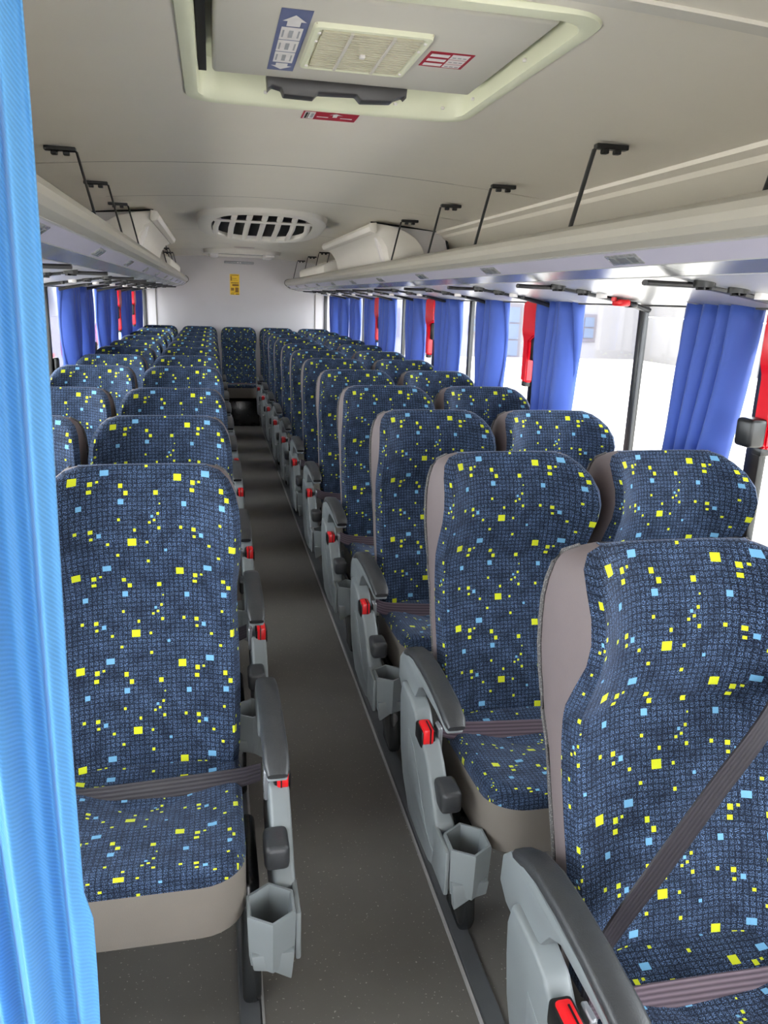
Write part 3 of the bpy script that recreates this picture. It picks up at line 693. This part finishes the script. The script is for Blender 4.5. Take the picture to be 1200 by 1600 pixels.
def underframe(parent, s):
    prism('seat_frame', [(-.56, .325), (-.56, .345), (-.20, .345), (-.14, .36), (-.11, .34), (-.18, .31)], 'x', -.19, .19, M['ped'], parent, bev=.006)

def make_seat(aisle, s, dark=False, rear=False):
    t = empty('passenger_seat')
    seat_back(t, .45 if rear else 1.0); cushion(t); underframe(t, s)
    if aisle: aisle_console(t, s)
    else:
        if not rear:
            prism('window_side_frame', [(-.60, .30), (-.60, .36), (-.25, .37), (-.20, .30)], 'x', min(-s*.200, -s*.210) , max(-s*.200, -s*.210), M['ped'], t, bev=.003)
        else:
            box('seat_plinth', -.215, .215, -.60, -.12, .0, .30, M['ped'], t, .01)
    lap_belt(t, s, aisle, dark)
    return t
ORD = ['first', 'second', 'third', 'fourth', 'fifth', 'sixth', 'seventh', 'eighth', 'ninth', 'tenth', 'eleventh', 'twelfth']
protos = {}
def place(kind, x, y, label, group):
    aisle, s, dark = kind
    if kind not in protos:
        p = make_seat(aisle, s, dark); protos[kind] = p; o = p
    else: o = copy_tree(protos[kind])
    o.location = (x, y, 0); tag(o, label, 'seat', group); return o
Rrows = [1.19+.78*k for k in range(11)]
Lrows = [1.86, 2.60, 3.36, 4.35, 5.12, 5.89, 6.66, 7.43, 8.20, 8.97]
for k, y in enumerate(Rrows):
    lab = 'blue patterned aisle seat right of the aisle, %s row from the camera' % ORD[k]
    if k == 0: lab = 'nearest blue patterned aisle seat at the lower right, diagonal belt across its back'
    o = place((True, -1, False), .455, y, lab, 'seats right of the aisle, aisle side')
    if k == 0:
        first_right = o
    place((False, -1, False), .915, y, 'blue patterned window seat on the right side, %s row from the camera' % ORD[k], 'seats on the right side, window side')
for k, y in enumerate(Lrows):
    lab = 'blue patterned aisle seat left of the aisle, %s row from the camera' % ORD[k]
    if k == 0: lab = 'nearest blue patterned aisle seat left of the aisle, whole seat visible beside the curtain'
    o = place((True, 1, True), -.462, y, lab, 'seats left of the aisle, aisle side')
    place((False, 1, True), -.905, y, 'blue patterned window seat on the left side, %s row from the camera' % ORD[k], 'seats on the left side, window side')
rp = make_seat(False, -1, False, True)
for k, (x, lab) in enumerate(((0, 'middle seat of the rear bench, full back facing down the aisle'), (-.46, 'rear bench seat directly left of the middle one'), (.46, 'rear bench seat directly right of the middle one'),
        (-.915, 'rear bench seat against the left window'), (.915, 'rear bench seat against the right window'))):
    o = rp if k == 0 else copy_tree(rp)
    o.location = (x, 9.80, 0); tag(o, lab, 'seat', 'rear bench seats')
# shoulder belt of the nearest right seat (world coordinates, minus the seat's base)
B0 = Vector((.455, 1.19, 0))
pts = [(.690, 1.075, 1.03), (.650, 1.015, .945), (.575, .960, .865), (.47, .930, .755), (.375, .905, .65), (.270, .875, .535), (.236, .845, .470)]
pts = [Vector(p)-B0 for p in pts]
ribbon('shoulder_belt', pts, [(-.6, -.1, .75)]*3+[(-.66, -.1, .72)]*2+[(-.5, -.2, .7), (-.5, -.2, .7)], .050, M['beltdark'], first_right)

# floor rails
for s, nm in ((1, 'right'), (-1, 'left')):
    r = empty('floor_rail', (s*.257, 0, 0)); tag(r, 'grey seat rail strip on the floor along the %s edge of the aisle' % nm, 'floor rail')
    prism('rail_cover', [(-.024, 0), (-.020, .010), (.020, .010), (.024, 0)], 'y', -1.0, 9.3, M['rail'], r)
    prism('rail_edge', [(-.031, 0), (-.029, .005), (-.0245, .007), (-.0245, 0)], 'y', -1.0, 9.3, M['railedge'], r, mirror=s)
# overhead consoles
for k, y in enumerate(Rrows):
    tag(console(1, y-.30, k, red=(k == 2)), 'overhead light and air nozzle console under the right rack, %s from the camera' % ORD[k] if k != 2 else 'overhead console with a hanging red button, third under the right rack', 'overhead console', 'consoles under the right rack')
for k, y in enumerate(Lrows):
    tag(console(-1, y-.30, k), 'overhead light and air nozzle console under the left rack, %s from the camera' % ORD[k], 'overhead console', 'consoles under the left rack')

# ============================================================ CURTAINS
def curtain(name, s, y0, y1, drift, folds, z0=.86, z1=1.52, amp=.044, m='curtain', x=1.135, narrow=1.0, seed=0):
    rnd = random.Random(seed); bm = bmesh.new(); ul = bm.loops.layers.uv.new('UVMap'); n = folds*10; nz = 14; g = []
    ph = [rnd.uniform(-.5, .5) for _ in range(folds+2)]; aa = [rnd.uniform(.55, 1.2) for _ in range(folds+2)]
    for j in range(nz+1):
        t = j/nz; z = z1+(z0-z1)*t; row = []
        wd = (y1-y0)*(1+(narrow-1)*t); yc = (y0+y1)/2+drift*t
        for i in range(n+1):
            u = i/n; f = u*folds; k = int(f)
            a = amp*(aa[k]*(1-(f-k))+aa[min(k+1, folds)]*(f-k))
            xx = x + a*math.sin(2*math.pi*(f + .12*math.sin(3*t+ph[k])) ) + .006*math.sin(5*t+u*4)
            row.append(bm.verts.new((s*xx, yc+(u-.5)*wd + .35*a*math.cos(2*math.pi*f+1), z)))
        g.append(row)
    for j in range(nz):
        for i in range(n):
            f = bm.faces.new((g[j][i], g[j][i+1], g[j+1][i+1], g[j+1][i]))
            for lp, (a, b) in zip(f.loops, ((i, j), (i+1, j), (i+1, j+1), (i, j+1))): lp[ul].uv = (a/n*(y1-y0)*2, b/nz*(z1-z0))
    o = bmobj(name, bm, M[m], None, angle=80)
    md = o.modifiers.new('cloth', 'SOLIDIFY'); md.thickness = .0015
    return o
RC = [(1.95, 2.18, .09, 4), (3.06, 3.35, .03, 4), (3.92, 4.20, 0, 3), (4.66, 5.02, 0, 4), (5.53, 5.83, 0, 3), (6.45, 6.82, 0, 4), (7.25, 7.55, 0, 3), (8.10, 8.45, 0, 3), (8.85, 9.15, 0, 3), (9.55, 9.9, 0, 3)]
RC = [(a*.976, b*.976, d, f) for a, b, d, f in RC]
for k, (a, b, d, f) in enumerate(RC):
    tag(curtain('window_curtain', 1, a, b, d, f, narrow=1.05, seed=k), 'gathered blue curtain at the right windows, %s from the camera' % ORD[k], 'curtain', 'curtains at the right windows')
LC = [(4.93, 5.17, 0, 3), (5.42, 5.84, .03, 4), (6.36, 6.60, 0, 3), (7.02, 7.24, 0, 3), (7.88, 8.36, 0, 4), (9.22, 9.75, 0, 5)]
for k, (a, b, d, f) in enumerate(LC):
    tag(curtain('window_curtain', -1, a, b, d, f, seed=20+k), 'gathered blue curtain at the left windows, %s beyond the big near curtain' % ORD[k], 'curtain', 'curtains at the left windows')
# big near curtain: hangs across on the left, right edge at x = -.42
def near_curtain():
    bm = bmesh.new(); ul = bm.loops.layers.uv.new('UVMap'); n, nz = 260, 60; g = []
    for j in range(nz+1):
        t = j/nz; z = 1.95-1.75*t; row = []
        for i in range(n+1):
            u = i/n                       # 0 at the free edge
            x = -.420 - u*.155 - .010*math.sin(2.2*t+.4)*0
            xm = u*.155; fold = .015*math.sin(2*math.pi*xm/.043+1.3*math.sin(2.6*t)+2.4)+.006*math.sin(2*math.pi*xm/.019+2*t)+.012*math.sin(2*math.pi*xm/.11+3*t)
            edge = min(1, u*12)
            y = .60 + fold*(.35+.65*edge) + .04*u
            x += .004*math.sin(9*t+u*3) + (.006*math.sin(14*t) if t > .55 else 0)*(1-edge)
            row.append(bm.verts.new((x, y, z)))
        g.append(row)
    for j in range(nz):
        for i in range(n):
            f = bm.faces.new((g[j][i], g[j][i+1], g[j+1][i+1], g[j+1][i]))
            for lp, (a, b) in zip(f.loops, ((i, j), (i+1, j), (i+1, j+1), (i, j+1))): lp[ul].uv = (a/n*.24, b/nz*1.75)
    o = bmobj('partition_curtain', bm, M['curtain_near'], None, angle=80)
    md = o.modifiers.new('cloth', 'SOLIDIFY'); md.thickness = .0015
    return o
tag(near_curtain(), 'large bright blue woven curtain hanging closest to the camera on the left', 'curtain')

# red covers on the window posts
def cover(s, y, label, wide=.20, extra=False):
    c = empty('release_cover', (s*1.165, y, 1.3)); tag(c, label, 'cover', 'red covers on the window posts')
    prism('cover_head', [(-.035, -.0), (-.035+.0, .22), (.03, .22), (.03, .03), (.015, -.0)], 'x', -.0, .0, M['cover'], c) if False else None
    b = bmesh.new()
    def loft(rs):
        R = [[b.verts.new((s*x_, yy, z)) for x_, yy in ((-d, a), (-d, e), (0, e), (0, a))] for z, d, a, e in rs]
        for i in range(len(R)-1):
            for k in range(4): b.faces.new((R[i][k], R[i][(k+1) % 4], R[i+1][(k+1) % 4], R[i+1][k]))
        b.faces.new(R[0]); b.faces.new(R[-1])
    loft([(-.155, .026, -.03, .02), (-.15, .034, -.035, .025), (.035, .034, -.035, .025), (.06, .040, -.10, .026), (.075, .044, -wide, .028), (.20, .044, -wide, .028), (.215, .038, -wide+.01, .028)])
    bmesh.ops.recalc_face_normals(b, faces=b.faces)
    bmesh.ops.bevel(b, geom=list(b.edges), offset=.006, segments=2, affect='EDGES')
    bmobj('cover_shell', b, M['cover'], c)
    box('cover_foot', min(-s*.03, 0), max(-s*.03, 0), -.02, .02, -.175, -.152, M['black'], c, .004)
    box('cover_lever', min(-s*.028, -s*.004), max(-s*.028, -s*.004), -.11, -.05, -.05, .06, M['black'], c, .006)
    if extra:
        b = bmesh.new(); bbox(b, min(-s*.085, -s*.03), max(-s*.085, -s*.03), -.035, .03, -.150, -.072, .012, 3); bmobj('cover_knob', b, M['black'], c)
    return c
cover(1, 1.80, 'red plastic cover at the right edge of the photo, above a black knob', .16, True)
cover(1, 3.47, 'red plastic cover beside the second blue curtain on the right', .20)
cover(1, 5.22, 'red plastic cover beside the fourth blue curtain on the right', .18)
cover(1, 6.98, 'red plastic cover farthest back on the right windows', .14)
cover(-1, 7.72, 'red plastic cover on the left windows, nearer of the two', .18)
cover(-1, 9.14, 'red plastic cover on the left windows, farther of the two', .18)
# yellow stickers on glass
q = [(R4(0, 0, 1, 1), 'pyellow', 1), (R4(.15, .12, .85, .2), 'pbrown', 2), (R4(.15, .4, .85, .46), 'pbrown', 2), (R4(.15, .7, .85, .8), 'pbrown', 2)]
tag(decal('window_sticker', (1.181, 5.50, 1.355), (0, -.12, 0), (0, 0, .155), q), 'small yellow sticker on the right window glass', 'sticker')
tag(decal('window_sticker', (-1.181, 5.38, 1.34), (0, .12, 0), (0, 0, .16), q), 'small yellow sticker on the left window glass', 'sticker')

# ============================================================ OUTSIDE
struct(box('ground', -60, 90, -30, 140, -1.30, -1.2, M['ground']))
yw = empty('yard_wall', (22.3, 40, -1.2)); tag(yw, 'long pale concrete wall across the yard on the right', 'wall')
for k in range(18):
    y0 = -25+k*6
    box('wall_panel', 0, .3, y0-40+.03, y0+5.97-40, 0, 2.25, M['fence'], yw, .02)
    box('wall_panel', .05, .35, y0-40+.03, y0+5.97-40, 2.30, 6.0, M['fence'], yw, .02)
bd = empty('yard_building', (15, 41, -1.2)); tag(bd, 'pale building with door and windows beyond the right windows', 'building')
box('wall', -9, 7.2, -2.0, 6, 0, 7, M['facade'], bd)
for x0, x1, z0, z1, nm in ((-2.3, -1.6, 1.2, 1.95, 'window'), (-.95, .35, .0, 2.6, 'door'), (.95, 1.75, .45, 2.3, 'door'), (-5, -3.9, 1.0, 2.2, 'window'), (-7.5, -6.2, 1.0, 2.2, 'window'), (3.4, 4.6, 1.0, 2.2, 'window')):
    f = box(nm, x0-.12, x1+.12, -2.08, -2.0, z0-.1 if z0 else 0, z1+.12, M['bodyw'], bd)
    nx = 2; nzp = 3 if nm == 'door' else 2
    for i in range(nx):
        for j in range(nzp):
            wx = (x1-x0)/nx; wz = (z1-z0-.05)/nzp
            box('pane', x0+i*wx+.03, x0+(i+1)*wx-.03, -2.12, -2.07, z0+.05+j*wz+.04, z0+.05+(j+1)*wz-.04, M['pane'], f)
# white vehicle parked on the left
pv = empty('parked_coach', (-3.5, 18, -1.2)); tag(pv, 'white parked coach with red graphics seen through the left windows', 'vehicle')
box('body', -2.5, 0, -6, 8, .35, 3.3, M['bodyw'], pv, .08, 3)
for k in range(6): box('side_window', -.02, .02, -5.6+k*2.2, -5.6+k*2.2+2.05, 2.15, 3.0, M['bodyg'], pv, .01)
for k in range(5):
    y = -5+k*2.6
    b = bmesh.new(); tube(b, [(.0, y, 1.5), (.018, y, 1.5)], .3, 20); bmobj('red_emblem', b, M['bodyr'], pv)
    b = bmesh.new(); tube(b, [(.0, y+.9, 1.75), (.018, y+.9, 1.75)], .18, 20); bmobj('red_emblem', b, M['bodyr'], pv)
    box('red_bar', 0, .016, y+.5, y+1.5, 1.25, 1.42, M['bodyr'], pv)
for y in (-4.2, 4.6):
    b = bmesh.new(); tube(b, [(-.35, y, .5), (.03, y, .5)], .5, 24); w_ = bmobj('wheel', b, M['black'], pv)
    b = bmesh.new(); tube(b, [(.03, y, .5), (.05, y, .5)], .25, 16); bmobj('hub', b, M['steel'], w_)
